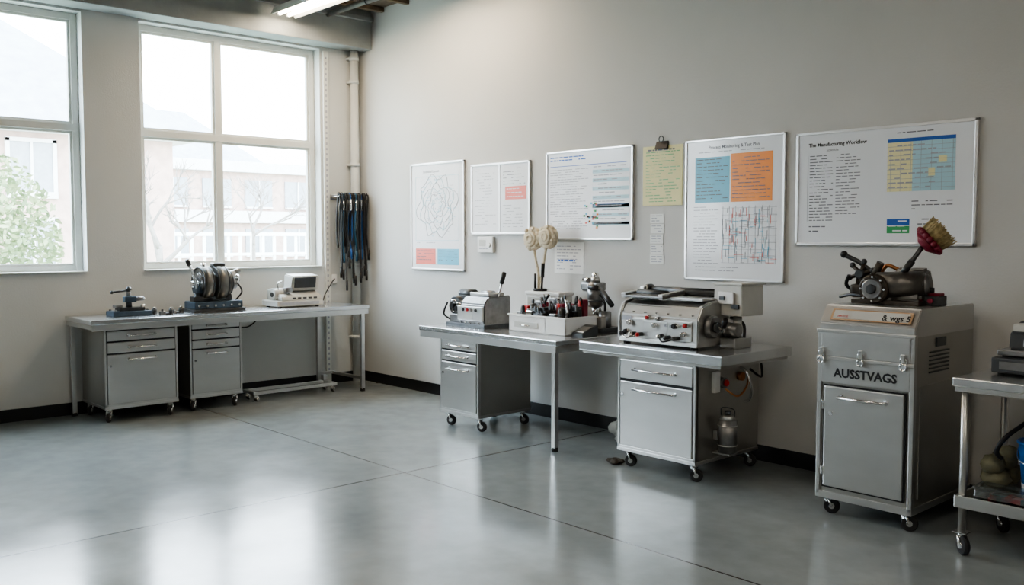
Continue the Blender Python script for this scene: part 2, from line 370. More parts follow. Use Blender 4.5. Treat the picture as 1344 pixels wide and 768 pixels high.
lines(b,.65,1.05,h-.13,h-.41,.029,INKL,y-.0012,.007,.7,(.02,.05)); rect(b,.9,.94,h-.33,h-.28,PYEL,y-.001); rect(b,.96,1.01,h-.25,h-.21,PYEL,y-.001)
lines(b,.80,1.05,h-.48,h-.54,.024,INK,y,.006); rect(b,.645,.79,.08,.125,PGRN,y); rect(b,.645,.79,.13,.17,DBLUE,y-.001); lines(b,.655,.78,.16,.09,.03,PAPER,y-.0015,.008); lines(b,.84,1.0,.17,.08,.03,INK,y,.007); lines(b,.10,.25,.13,.09,.03,INK,y,.007)
b.done()
# ------------------------------------------------------------------ furniture
def castor(b,x,y,top,wr=.042,ang=.4):
    b.box(x-.035,x+.035,y-.035,y+.035,top-.006,top,CHROME,.002)
    b.cyl((x,y,top-.025),(x,y,top-.005),.022,CHROME)
    ca,sa=math.cos(ang),math.sin(ang); cx,cy=x+.018*ca,y+.018*sa
    t=(-sa,ca)
    for sgn in (-1,1):
        o=(cx+t[0]*.019*sgn,cy+t[1]*.019*sgn)
        b.tube([(x+t[0]*.019*sgn,y+t[1]*.019*sgn,top-.02),(o[0],o[1],wr)],.009,CHROME,6,smoothp=False)
    b.cyl((x-.02*abs(t[0]),y-.02*abs(t[1]),top-.026),(x+.02*abs(t[0])+.001,y+.02*abs(t[1])+.001,top-.026),.012,CHROME)
    b.cyl((cx-t[0]*.014,cy-t[1]*.014,wr),(cx+t[0]*.014,cy+t[1]*.014,wr),wr,RUBBER,bev=.005)
    b.cyl((cx-t[0]*.022,cy-t[1]*.022,wr),(cx+t[0]*.022,cy+t[1]*.022,wr),.016,CHROME)
def handle(b,x0,x1,y,z,r=.007,out=.035):
    b.tube([(x0,y,z),(x0,y-out,z),(x1,y-out,z),(x1,y,z)],r,CHROME,8,smoothp=False)
    b.cyl((x0,y-.004,z),(x0,y,z),r*1.7,CHROME); b.cyl((x1,y-.004,z),(x1,y,z),r*1.7,CHROME)
def cabinet_parts(b,x0,x1,y0,y1,zb,zt,panels,hw=.5,ang=.4):
    b.box(x0,x1,y0,y1,zb,zt,SDARK,.005)
    e=.018
    for xx in (x0,x1-e): b.box(xx,xx+e,y0-.012,y0+.02,zb,zt,STEEL,.003)
    b.box(x0,x1,y0-.012,y0+.02,zb,zb+.03,STEEL,.003); b.box(x0,x1,y0-.012,y0+.02,zt-.02,zt,STEEL,.003)
    b.box(x0+e,x1-e,y0-.004,y0+.01,zb+.02,zt-.01,BLACK,0)
    for (z0,z1,hz) in panels:
        b.box(x0+e+.006,x1-e-.006,y0-.016,y0+.002,z0+.005,z1-.005,PANEL,.005)
        if hz:
            c=(x0+x1)/2; hh=(x1-x0)*hw/2; handle(b,c-hh,c+hh,y0-.016,hz)
    z0,z1,_=panels[-1]; b.cyl((x0+.05,y0-.022,z1-.10),(x0+.05,y0-.014,z1-.10),.010,CHROME)
    b.box(x0-.003,x1+.003,y0-.014,y1+.003,zb-.012,zb+.012,STEEL,.003)
    for xx in (x0+.05,x1-.05):
        for yy in (y0+.05,y1-.05): castor(b,xx,yy,zb-.01,ang=ang)
R90=PI/2
b=B('steel_workbench',(0,0,0),R90)
b.box(-3.15,-.37,-.72,-.04,.862,.90,STEELTOP,.006); b.box(-3.14,-.38,-.715,-.70,.81,.865,STEEL,.003)
b.box(-3.14,-3.12,-.70,-.05,.82,.865,STEEL,.003); b.box(-.40,-.385,-.70,-.05,.81,.865,STEEL,.003)
for (x,y) in ((-.43,-.67),(-3.10,-.08),(-.60,-.08)):
    b.box(x-.02,x+.02,y-.02,y+.02,.02,.865,STEEL,.004); b.cyl((x,y,0),(x,y,.03),.026,RUBBER)
b.box(-.60,-.43,-.09,-.07,.12,.15,STEEL,.003); b.box(-.445,-.415,-.67,-.08,.12,.15,STEEL,.003)
b.tube([(-1.7,-.10,.86),(-1.65,-.16,.74),(-1.45,-.14,.70),(-1.3,-.12,.80),(-1.28,-.1,.86)],.007,BLACK)
b.done(True)
b=B('rolling_tool_cabinet',(0,0,0),R90); cabinet_parts(b,-3.02,-2.38,-.63,-.06,.13,.858,[(.705,.80,.752),(.60,.70,.65),(.155,.595,.545)],.36,ang=-2.2); b.done(True)
b=B('rolling_tool_cabinet',(0,0,0),R90); cabinet_parts(b,-2.25,-1.74,-.59,-.06,.13,.858,[(.755,.83,.79),(.66,.75,.705),(.575,.655,.615),(.155,.57,.53)],.36,ang=-2.2); b.done(True)
b=B('low_equipment_dolly',(0,0,0),R90)
for yy in (-.53,-.32): b.box(-1.60,-.66,yy-.018,yy+.018,.07,.10,STEEL,.004)
for xx in (-1.60,-.70): b.box(xx,xx+.04,-.545,-.305,.072,.102,STEEL,.004)
for xx in (-1.56,-.70):
    for yy in (-.51,-.34): castor(b,xx,yy,.072,.024)
b.box(-.70,-.66,-.345,-.305,.10,.16,STEEL,.004)
b.done(True)
b=B('steel_work_table'); b.box(2.35,4.03,-.95,-.10,.80,.84,STEELTOP,.006); b.box(2.36,4.02,-.945,-.93,.745,.805,STEEL,.003)
b.box(4.00,4.015,-.94,-.12,.745,.805,STEEL,.003); b.box(2.365,2.38,-.94,-.12,.745,.805,STEEL,.003)
for (x,y) in ((3.97,-.90),(3.97,-.15),(2.42,-.15)):
    b.box(x-.02,x+.02,y-.02,y+.02,.02,.80,STEEL,.004); b.cyl((x,y,0),(x,y,.03),.024,RUBBER)
b.box(2.42,3.97,-.16,-.13,.70,.74,STEEL,.003)
b.done(True)
b=B('rolling_tool_cabinet'); cabinet_parts(b,2.60,3.10,-.90,-.32,.13,.79,[(.66,.745,.70),(.565,.655,.61),(.155,.56,.50)],.5)
b.done(True)
b=B('steel_machine_stand'); b.box(4.25,5.47,-.94,-.12,.795,.86,STEELTOP,.008); b.box(4.27,5.45,-.92,-.14,.775,.80,SDARK,.003)
cabinet_parts(b,4.58,5.24,-.88,-.16,.13,.78,[(.625,.765,.70),(.155,.615,.565)],.52)
b.tube([(5.25,-.45,.74),(5.33,-.45,.70),(5.34,-.40,.58),(5.29,-.35,.50),(5.25,-.35,.48)],.010,CHROME)
b.cyl((5.24,-.62,.64),(5.28,-.62,.64),.035,CAST); b.cyl((5.28,-.62,.64),(5.30,-.62,.64),.022,RED,bev=.004)
b.tube([(5.28,-.62,.60),(5.33,-.55,.55),(5.33,-.45,.60),(5.28,-.35,.66)],.007,COPPER)
b.tube([(5.26,-.30,.70),(5.36,-.32,.66),(5.40,-.38,.74),(5.40,-.40,.79)],.008,BLACK)
b.box(5.24,5.27,-.72,-.66,.58,.72,WHITEP,.005); b.cyl((5.27,-.40,.66),(5.24,-.40,.66),.03,COPPER)
b.done(True)
b=B('steel_canister',(5.33,-.66,.19)); b.cyl((0,0,0),(0,0,.22),.062,CAST,bev=.006); b.cyl((0,0,.22),(0,0,.25),.056,STEEL,r2=.03); b.cyl((0,0,.25),(0,0,.275),.02,GUN)
b.tor((0,0,.05),(0,0,1),.063,.004,STEEL); b.tor((0,0,.18),(0,0,1),.063,.004,STEEL); b.tube([(-.05,0,.24),(-.045,0,.29),(.045,0,.29),(.05,0,.24)],.004,GUN)
b.box(-.086,-.055,-.04,.04,.08,.14,STEEL,.003); b.box(-.086,.05,-.05,.05,-.012,.0,STEEL,.003); b.done()
b=B('cleaning_rag',(4.52,-.84,0))
for k in range(8): b.sph((random.uniform(-.04,.04),random.uniform(-.05,.04),.018),.035,RAG,(random.uniform(.7,1.2),random.uniform(.6,1),.45),12,.15)
b.done(True)
b=B('grey_sack',(4.15,-.30,0))
for k in range(7): b.sph((random.uniform(-.07,.07),random.uniform(-.06,.06),.06+.02*k),.10-.006*k,BAG,(1,.8,.62),14,.09)
b.done()
# tall cabinet
b=B('tall_machine_cabinet'); X0,X1,Y0,Y1=6.09,6.645,-.87,-.10
b.box(X0,X1,Y0,Y1,.13,1.07,SDARK,.006)
b.prism([(Y0,1.06),(Y0,1.115),(Y0+.06,1.20),(Y0+.07,1.215),(Y1,1.215),(Y1,1.06)],X0,X1,PANEL,.006)
for xx in (X0-.004,X1-.022): b.box(xx,xx+.026,Y0-.012,Y0+.02,.12,1.08,STEEL,.004)
b.box(X0-.004,X1+.004,Y0-.012,Y1,.10,.14,STEEL,.004)
b.box(X0+.02,X1-.02,Y0-.018,Y0,.925,1.065,PANEL,.005)
b.box(X0-.008,X1+.008,Y0-.02,Y0+.01,1.06,1.078,STEEL,.004); b.box(X0-.006,X1+.006,Y0-.022,Y0+.01,.905,.925,STEEL,.004)
b.box(X0+.02,X1-.02,Y0-.013,Y0,.775,.905,PANEL,.003)
b.box(X0+.037,X1-.037,Y0-.014,Y0,.167,.763,BLACK,0)
b.box(X0+.045,X1-.045,Y0-.022,Y0,.175,.755,PANEL,.008)
handle(b,X0+.15,X0+.41,Y0-.02,.70,.009,.045)
b.cyl((X0+.09,Y0-.03,.60),(X0+.09,Y0-.02,.60),.012,CHROME); b.box(X0+.035,X0+.05,Y0-.028,Y0,.62,.67,CHROME,.002); b.box(X0+.035,X0+.05,Y0-.028,Y0,.24,.29,CHROME,.002)
for cx in (X0+.03,X0+.265,X1-.05):
    b.box(cx-.02,cx+.02,Y0-.035,Y0-.01,.885,.955,CHROME,.006); b.tor((cx,Y0-.038,.905),(0,1,0),.018,.005,CHROME); b.box(cx-.012,cx+.012,Y0-.04,Y0-.03,.93,.975,STEEL,.004)
b.text('AUSSTVAGS',.068,(X0+.10,Y0-.0145,.812),INKK,bold=.0022)
a=math.atan2(.085,.06)
b.box(X0+.06,X1-.03,Y0+.022,Y0+.026,1.128,1.20,TAN,.002,rot=(-(PI/2-a),0,0)); b.box(X0+.075,X1-.045,Y0+.019,Y0+.024,1.137,1.192,CREAM,.001,rot=(-(PI/2-a),0,0))
b.text('& wgs 5',.05,(X0+.36,Y0+.006,1.148),INKK,rot=(a,0,0),bold=.001); b.text('SERVICE',.018,(X0+.10,Y0+.008,1.152),RED,rot=(a,0,0))
for k in range(6): b.box(X1-.001,X1+.008,-.70,-.45,.86+k*.022,.868+k*.022,GUN,0)
b.box(X1,X1+.006,Y0+.06,Y1-.05,.18,.80,SDARK,.004)
b.box(X1-.001,X1+.01,-.62,-.50,1.0,1.05,GUN,.003)
for xx in (X0+.05,X1-.05):
    for yy in (Y0+.05,Y1-.06): castor(b,xx,yy,.105,.045)
b.done(True)
b=B('steel_utility_cart'); cx0,cx1,cy0,cy1=6.90,8.10,-1.02,-.40
b.box(cx0,cx1,cy0,cy1,.855,.90,STEELTOP,.006); b.box(cx0+.01,cx1-.01,cy0+.01,cy1-.01,.83,.86,STEEL,.003)
b.box(cx0+.02,cx1-.02,cy0+.02,cy1-.02,.25,.27,STEELTOP,.004)
for q in ((cx0+.02,cx1-.02,cy0+.015,cy0+.03),(cx0+.02,cx1-.02,cy1-.03,cy1-.015),(cx0+.015,cx0+.03,cy0+.02,cy1-.02)): b.box(*q,.24,.30,STEEL,.003)
for xx in (cx0+.05,cx1-.05):
    for yy in (cy0+.045,cy1-.045):
        b.tube([(xx,yy,.10),(xx,yy,.84)],.019,STEEL,14,smoothp=False); castor(b,xx,yy,.115,.048,ang=-.7)
b.tube([(7.18,-.55,.84),(7.16,-.6,.70),(7.06,-.72,.58),(7.02,-.74,.50),(7.04,-.72,.46)],.012,BLACK)
b.done(True)
# ------------------------------------------------------------------ items on bench 1
b=B('bench_vise',(.36,-2.70,.90),R90)
b.box(-.17,.17,-.10,.10,0,.045,BLUEG,.008); b.box(-.10,.12,-.07,.07,.045,.075,GUN,.006)
for sx in (-.14,.14):
    for sy in (-.07,.07): b.cyl((sx,sy,.045),(sx,sy,.06),.012,CAST,seg=6)
b.cyl((0,0,.07),(0,0,.15),.028,GUN,r2=.022); b.box(-.045,.06,-.035,.035,.12,.175,BLUEG,.01); b.cyl((0,0,.17),(0,0,.23),.018,CAST)
b.sph((0,0,.235),.027,GUN); b.tube([(-.02,0,.225),(-.15,-.01,.215)],.009,BLACK,8,smoothp=False); b.sph((-.15,-.01,.215),.016,BLACK)
b.cyl((.06,0,.15),(.13,0,.15),.02,CAST); b.cyl((.10,-.05,.06),(.10,-.05,.10),.02,CHROME); b.box(-.13,-.07,-.05,.04,.075,.10,CAST,.006); b.tube([(.13,-.04,.15),(.13,.04,.15)],.006,CHROME,smoothp=False)
b.done()
b=B('loose_machine_parts',(.40,-2.36,.90),R90)
for k in range(7):
    x=-.12+k*.04; y=random.uniform(-.08,.08)
    if k%3==0: b.cyl((x,y,0),(x,y,.05),.022,GUN); b.cyl((x,y,.05),(x,y,.065),.012,CHROME,seg=6)
    elif k%3==1: b.box(x-.025,x+.025,y-.02,y+.02,0,.03,CAST,.004); b.cyl((x,y,.03),(x,y,.05),.01,GUN)
    else: b.tor((x,y,.008),(0,0,1),.022,.008,GUN)
b.done()
b=B('bench_grinder',(.36,-1.90,.90),R90)
b.box(-.26,.26,-.14,.14,0,.03,DGREY,.006); b.box(-.24,.24,-.12,.12,.03,.10,BLUEG,.01)
for k in range(6): b.cyl((-.2+.08*k,-.13,.06),(-.2+.08*k,-.118,.06),.012,CHROME,seg=6)
b.box(-.13,.15,-.08,.08,.10,.15,GUN,.008)
for x,r,w in ((-.10,.16,.09),(.04,.17,.10),(.13,.12,.04)):
    b.cyl((x-w/2,0,.27),(x+w/2,0,.27),r,MOTOR,seg=40,bev=.012); b.tor((x-w/2,0,.27),(1,0,0),r-.012,.010,GUN,36); b.tor((x+w/2,0,.27),(1,0,0),r-.012,.010,GUN,36)
    b.cyl((x-w/2-.008,0,.27),(x+w/2+.008,0,.27),r*.62,CAST,seg=32); b.cyl((x-w/2-.012,0,.27),(x+w/2+.012,0,.27),r*.35,DGREY,seg=24)
    b.box(x-w/2-.004,x+w/2+.004,-r*.5,r*.5,.10,.16,GUN,.006)
    for k in range(8):
        a=k*PI/4; b.cyl((x-w/2-.014,math.cos(a)*r*.5,.27+math.sin(a)*r*.5),(x-w/2,math.cos(a)*r*.5,.27+math.sin(a)*r*.5),.007,CHROME,seg=6)
b.box(-.02,.10,-.05,.03,.42,.46,GUN,.01); b.cyl((-.10,0,.42),(-.10,0,.46),.02,CHROME)
b.cyl((-.22,0,.26),(.24,0,.26),.03,CHROME); b.cyl((-.03,0,.26),(-.05,0,.26),.09,CHROME)
b.cyl((.15,0,.26),(.22,0,.26),.06,CAST,bev=.006); b.box(.15,.21,-.05,.05,.33,.38,WHITEP,.008); b.cyl((.19,-.02,.36),(.25,-.04,.39),.025,CAST); b.cyl((.22,0,.30),(.25,.0,.30),.045,CHROME)
b.tube([(-.18,-.05,.16),(-.20,-.06,.28),(-.27,-.07,.46)],.014,CHROME,10); b.cyl((-.262,-.068,.44),(-.29,-.075,.50),.020,BLACK,bev=.004); b.cyl((-.18,-.05,.10),(-.18,-.05,.18),.035,GUN)
b.cyl((-.20,-.03,.20),(-.14,-.03,.20),.05,BLUEG,bev=.006); b.box(-.24,-.14,-.10,.0,.10,.15,GUN,.01)
b.tube([(.2,-.05,.1),(.24,-.1,.18),(.22,-.06,.26)],.008,BLACK)
b.done()
b=B('label_printer_scale',(.33,-1.03,.90),R90)
b.box(-.27,.25,-.16,.16,.012,.07,CREAM,.01); b.prism([(-.16,.07),(-.15,.11),(.02,.17),(.15,.18),(.15,.07)],-.22,.24,CREAM,.008)
for sx in (-.22,.2):
    for sy in (-.12,.12): b.cyl((sx,sy,0),(sx,sy,.014),.018,RUBBER)
b.prism([(-.06,.16),(-.10,.31),(.08,.33),(.11,.17)],-.06,.25,CREAM,.012); b.prism([(-.095,.19),(-.112,.295),(-.10,.297),(-.083,.19)],-.04,.20,DGREY,.002)
b.cyl((-.25,-.02,.13),(-.12,-.02,.13),.06,CREAM,seg=28,bev=.005); b.cyl((-.26,-.02,.13),(-.11,-.02,.13),.025,GUN); b.tube([(-.2,-.05,.17),(-.21,-.06,.24),(-.16,-.05,.26)],.007,CHROME)
for k in range(5): b.box(-.10+k*.06,-.06+k*.06,-.158,-.13,.082,.10,DGREY,.003)
b.box(-.24,.2,-.163,-.158,.025,.055,INKL,.001); b.box(-.15,-.08,-.13,-.05,.15,.20,CAST,.006)
b.done()
b=B('power_cord'); b.tube([(.30,-.76,.908),(.2,-.62,.92),(.15,-.55,1.0),(.05,-.40,1.12),(.03,-.36,1.15)],.006,BLACK); b.box(.001,.03,-.40,-.33,1.10,1.20,WHITEP,.004); b.done(True)
b=B('hanging_test_leads')
b.box(.001,.02,-.39,-.03,2.02,2.07,ALU,.003); b.tube([(.16,-.39,2.045),(.16,-.03,2.045)],.008,ALU,smoothp=False)
for y in (-.38,-.21,-.04): b.tube([(.01,y,2.045),(.16,y,2.045)],.007,ALU,smoothp=False)
cm=[BLACK,BLACK,TEAL,DGREY,BLACK,DGREY,BLUE,BLACK]
for k in range(18):
    y=-.375+k*.0195; zb=random.uniform(1.08,1.45); m=cm[k%8]; x=.17+random.uniform(-.02,.03); zt=2.055
    j=lambda:random.uniform(-.022,.022)
    b.tube([(x-.03,y-.008+j(),1.30+random.random()*.3),(x-.03+j()*.5,y+j(),1.75),(x-.015,y,zt),(x,y+.004,zt+.012),(x+.012,y+.006,zt-.03),(x+.012+j()*.5,y+j(),1.7),(x+.01,y+.01+j(),zb)],random.uniform(.007,.011),m,7)
    b.cyl((x+.01,y+.01,zb-.06),(x+.01,y+.01,zb+.05),.013,m,seg=10)
    if k%2==0: b.cyl((x+.01,y+.01,zt-.04),(x+.014,y+.008,zt-.16),.015,CHROME if k%4 else BLACK,seg=10)
b.done(True)
# ------------------------------------------------------------------ items on table 2
b=B('bench_milling_machine',(2.74,-.60,.84))
b.box(-.25,.26,-.16,.16,0,.03,GUN,.005); b.prism([(-.15,.03),(-.15,.20),(-.10,.26),(.15,.27),(.15,.03)],-.06,.25,CAST,.01)
b.box(-.08,.24,-.17,-.145,.06,.18,STEEL,.004)
for k,x in enumerate((-.20,-.14)):
    b.cyl((x,-.10,.17-.02*k),(x,.14,.17-.02*k),.085-.015*k,GUN,seg=28,bev=.008); b.cyl((x,-.125,.17-.02*k),(x,-.10,.17-.02*k),.055,CHROME,seg=24,bev=.005); b.cyl((x,-.14,.17-.02*k),(x,-.12,.17-.02*k),.022,BLACK)
b.box(-.25,-.09,-.12,.1,.03,.10,CAST,.008)
b.cyl((-.22,0,.27),(-.04,0,.27),.042,DGREY,bev=.005); b.cyl((-.24,0,.27),(-.22,0,.27),.03,CHROME); b.box(-.2,.0,-.06,.06,.22,.26,DGREY,.006)
b.box(-.02,.22,-.08,.10,.265,.295,STEEL,.008); b.cyl((.05,.0,.29),(.20,.0,.29),.022,CAST)
b.tube([(.22,.02,.24),(.25,.03,.33),(.275,.04,.44)],.012,CHROME); b.cyl((.258,.034,.37),(.285,.045,.47),.02,BLACK,bev=.005)
for k in range(4): b.cyl((.0+.055*k,-.178,.15),(.0+.055*k,-.168,.15),.013,(BLACK,RED,CHROME,BLACK)[k])
b.box(.0,.12,-.173,-.168,.075,.12,CREAM,.001); b.tube([(-.24,-.12,.05),(-.28,-.16,.10),(-.24,-.15,.2)],.008,BLACK)
for k in range(5): b.cyl((-.05+k*.06,-.16,.04),(-.05+k*.06,-.148,.04),.008,CHROME,seg=6)
b.done()
b=B('white_control_unit',(3.19,-.19,.84)); b.box(-.20,.20,-.08,.08,0,.28,WHITEP,.01); b.box(-.21,.21,-.09,.09,.27,.30,WHITEP,.008); b.box(-.18,.05,-.084,-.078,.15,.25,CREAM,.002); b.cyl((.12,-.09,.20),(.12,-.078,.20),.02,BLACK); b.done()
b=B('yarn_spool_pair',(3.09,-.20,1.141))
for (hx,hz,lx) in ((-.095,.45,-.02),(.085,.465,.02)):
    b.tube([(lx,0,0),(lx,0,.14),(hx*.6,0,.28),(hx,0,hz-.03)],.012,YARN,8)
    for R_,r_,yy in ((.080,.022,0),(.052,.020,-.022),(.028,.016,-.036),(.080,.02,.03),(.008,.012,-.035)):
        b.tor((hx,yy,hz),(0,1,0),R_,r_,YARN,24,8)
    for k in range(14):
        a=k*PI/7; b.sph((hx+.085*math.cos(a),random.uniform(-.02,.02),hz+.085*math.sin(a)),.022,YARN,seg=8,jit=.1)
b.cyl((0,0,0),(0,0,.02),.06,BLACK); b.tube([(.04,-.02,.01),(.065,-.03,.20)],.010,BLACK,smoothp=False); b.tube([(-.04,-.02,.01),(-.03,-.03,.15)],.010,BLACK,smoothp=False); b.cyl((.058,-.028,.12),(.068,-.032,.24),.016,BLACK)
b.done()
b=B('parts_bin_tray',(3.56,-.52,.84)); w,d=.32,.18
b.box(-w,w,-d,d,0,.012,WHITEP,.003)
for q in ((-w,w,-d,-d+.012),(-w,w,d-.012,d),(-w,-w+.012,-d,d),(w-.012,w,-d,d)): b.box(*q,0,.14,WHITEP,.004)
b.box(-w-.008,w+.008,-d-.008,-d+.008,.128,.145,WHITEP,.004); b.box(w-.008,w+.008,-d,d,.128,.145,WHITEP,.004)
for x in (-.1,.1): b.box(x-.004,x+.004,-d,d,.01,.13,WHITEP,.001)
b.box(-.25,.02,-d-.006,-d,.04,.085,CREAM,.002); b.tube([(-.17,-d-.006,.06),(-.17,-d-.02,.06),(-.07,-d-.02,.06),(-.07,-d-.006,.06)],.004,CHROME,6,smoothp=False)
for k in range(76):
    x=random.uniform(-.28,.28);y=random.uniform(-.14,.13);z=.13+random.uniform(0,.03)+(y+.14)*.3; m=random.choice([BLACK,BLACK,GUN,RED,PURP,DGREY,CAST,CAST,GUN,BLACK,CHROME])
    t=random.random()
    if t<.25: b.cyl((x,y,.02),(x,y,z+random.uniform(.0,.06)),random.uniform(.018,.03),m,seg=14,bev=.003)
    elif t<.75: b.box(x-.035,x+.03,y-.03,y+.02,.02,z+random.uniform(.0,.04),m,.006)
    else: b.tube([(x,y,.03),(x+.02,y,z+.05),(x+.05,y-.02,z+.01)],.010,m)
b.tube([(-.10,.0,.10),(-.08,.0,.24),(-.04,.0,.30)],.010,BLACK); b.tube([(.0,.05,.1),(.02,.05,.27)],.009,BLACK)
b.done()
b=B('drill_press_head',(3.74,-.20,.84))
b.box(-.13,.17,-.12,.13,0,.04,GUN,.006); b.cyl((.0,.04,.04),(0,.04,.34),.035,CHROME); b.cyl((0,-.01,.20),(0,-.01,.40),.065,CAST,bev=.01,seg=30); b.cyl((0,-.01,.40),(0,-.01,.45),.045,STEEL,r2=.03,bev=.004); b.sph((0,-.01,.455),.03,CHROME)
b.box(-.11,.06,-.06,.06,.33,.40,CAST,.015); b.cyl((-.12,-.01,.37),(-.05,-.01,.37),.05,CAST,bev=.006); b.tor((0,-.01,.25),(0,0,1),.068,.008,GUN); b.cyl((-.1,-.04,.42),(-.02,-.04,.42),.018,CHROME)
b.tube([(.04,-.03,.36),(.14,-.06,.32),(.24,-.09,.24)],.014,DGREY,10); b.cyl((.13,-.058,.325),(.26,-.095,.225),.021,BLACK,bev=.006); b.cyl((.0,-.08,.36),(.08,-.08,.36),.02,GUN)
b.cyl((0,-.01,.20),(0,-.01,.12),.028,CHROME,r2=.015); b.cyl((.10,0,.04),(.10,0,.17),.05,CAST,bev=.006); b.box(.06,.15,-.10,-.04,.04,.13,SDARK,.008); b.tube([(.1,0,.17),(.12,-.03,.24),(.06,-.02,.3)],.01,BLACK)
b.done()
b=B('foot_pedal_switch',(3.955,-.56,.84)); b.prism([(-.09,0),(-.09,.03),(.06,.085),(.09,.085),(.09,0)],-.06,.06,DGREY,.006); b.box(-.05,.05,-.07,.03,.045,.06,CAST,.006,rot=(.35,0,0)); b.done()
# ------------------------------------------------------------------ machine on table 3
b=B('benchtop_roller_machine',(4.84,-.56,.86))
for sx in (-.29,.29):
    for sy in (-.2,.2): b.cyl((sx,sy,0),(sx,sy,.02),.025,RUBBER)
b.box(-.33,.34,-.24,.26,.015,.045,STEEL,.006)
b.prism([(-.235,.04),(-.235,.20),(-.19,.275),(-.10,.30),(.24,.31),(.24,.04)],-.32,.33,STEEL,.010)
b.prism([(-.245,.03),(-.245,.20),(-.20,.285),(-.09,.315),(.25,.325),(.25,.03)],.315,.35,PANEL,.008)
b.prism([(-.245,.03),(-.245,.20),(-.20,.285),(-.09,.315),(.25,.325),(.25,.03)],-.345,-.315,PANEL,.008)
b.box(-.30,.30,-.245,-.232,.055,.185,PANEL,.005); b.box(-.10,.10,-.249,-.240,.095,.17,STEEL,.002)
b.box(-.33,.02,-.20,.10,.335,.35,CAST,.005,rot=(.10,0,0)); b.box(-.35,-.31,-.20,.10,.33,.365,PANEL,.005,rot=(.10,0,0)); b.box(-.02,.02,-.20,.10,.33,.365,PANEL,.005,rot=(.10,0,0))
b.box(.04,.31,-.14,.22,.315,.335,PANEL,.006); b.cyl((-.30,.08,.36),(.28,.08,.36),.03,GUN,bev=.004); b.cyl((-.29,-.08,.35),(-.03,-.08,.35),.022,DGREY); b.cyl((-.34,.08,.36),(-.30,.08,.36),.045,CAST)
b.box(.30,.35,.02,.14,.30,.39,PANEL,.01); b.box(-.36,-.32,.02,.14,.30,.39,PANEL,.01)
for x,z,m,r in ((-.06,.195,RED,.012),(.03,.19,CHROME,.012),(.00,.145,CHROME,.013),(.17,.15,BLACK,.016),(.26,.16,RED,.013),(.24,.10,CHROME,.014),(-.22,.15,CHROME,.016),(-.25,.09,BLACK,.014)):
    b.cyl((x,-.262,z),(x,-.238,z),r*1.25,CHROME); b.cyl((x,-.28,z),(x,-.26,z),r,m,bev=.003)
for k,(x,z) in enumerate(((-.27,.075),(-.18,.075),(-.12,.075),(.06,.075),(.12,.07),(.19,.07))):
    b.cyl((x,-.29,z),(x,-.24,z),.014,DGREY,bev=.003); b.sph((x,-.295,z),.015,(GUN,CHROME,RED,CHROME,GUN,DGREY)[k])
b.tube([(-.27,-.28,.08),(-.22,-.31,.05),(-.16,-.30,.06),(-.12,-.28,.08)],.006,CHROME); b.tube([(.06,-.28,.07),(.11,-.31,.045),(.19,-.28,.07)],.006,BLACK)
for x in (-.30,-.2,-.1,0,.1,.2,.3): b.cyl((x,-.243,.225),(x,-.225,.225),.006,CHROME,seg=6)
b.box(-.30,-.21,-.25,-.243,.165,.195,INKL,.001); b.text('RX 20',.022,(.08,-.2505,.14),INK)
b.cyl((.35,-.12,.15),(.40,-.12,.15),.075,CAST,seg=30,bev=.008); b.cyl((.40,-.12,.15),(.42,-.12,.15),.035,GUN)
b.cyl((.35,.06,.12),(.46,.06,.12),.05,CAST,bev=.008); b.box(.35,.47,.0,.2,.0,.07,SDARK,.008)
b.tube([(.42,-.12,.15),(.47,-.14,.13),(.50,-.18,.17)],.011,CHROME); b.cyl((.495,-.17,.16),(.53,-.20,.215),.018,BLACK,bev=.004)
b.tube([(.36,.1,.2),(.44,.14,.16),(.46,.12,.05)],.010,BLACK)
b.cyl((.42,.1,.07),(.42,.1,.22),.03,STEEL)
b.box(.30,.54,.0,.22,.22,.43,CREAM,.014,rot=(0,0,-.12)); b.box(.29,.55,-.01,.23,.425,.44,CREAM,.006,rot=(0,0,-.12)); b.box(.34,.47,-.022,-.008,.30,.38,WHITEP,.003,rot=(0,0,-.12)); b.box(.355,.40,-.026,-.020,.325,.35,DGREY,.001,rot=(0,0,-.12)); b.box(.45,.51,-.026,-.012,.27,.30,DGREY,.002,rot=(0,0,-.12))
b.done()
# ------------------------------------------------------------------ engine
b=B('small_engine_with_brush',(6.34,-.48,1.215))
b.box(-.20,.20,-.13,.13,0,.025,IRON,.005)
b.cyl((-.07,-.10,.11),(.19,-.02,.12),.075,MOTOR,seg=28,bev=.012); b.cyl((.17,-.03,.12),(.21,-.015,.12),.06,CAST,bev=.008)
b.prism([(-.09,.02),(-.07,.12),(-.03,.20),(.05,.215),(.10,.12),(.10,.02)],.0,.19,MOTOR,.018)
b.cyl((-.05,-.17,.09),(-.05,-.10,.09),.085,IRON,seg=32,bev=.008); b.cyl((-.05,-.185,.09),(-.05,-.165,.09),.06,CAST,seg=28,bev=.005); b.cyl((-.05,-.20,.09),(-.05,-.18,.09),.028,GUN,bev=.004)
for k in range(8):
    a=k*PI/4; b.cyl((-.05+.07*math.cos(a),-.178,.09+.07*math.sin(a)),(-.05+.07*math.cos(a),-.165,.09+.07*math.sin(a)),.007,CHROME,seg=6)
b.box(-.24,-.10,-.08,.06,.03,.11,IRON,.02); b.cyl((-.18,-.02,.10),(-.18,-.02,.20),.045,IRON,r2=.035,bev=.006)
for a in (0,PI/3,2*PI/3):
    dx,dz=.075*math.cos(a+.3),.075*math.sin(a+.3); b.tube([(-.18-dx,-.05,.17-dz),(-.18+dx,-.05,.17+dz)],.012,IRON,8,smoothp=False); b.sph((-.18-dx,-.05,.17-dz),.018,GUN,seg=10); b.sph((-.18+dx,-.05,.17+dz),.018,GUN,seg=10)
b.cyl((-.18,-.08,.17),(-.18,-.02,.17),.028,GUN,bev=.004)
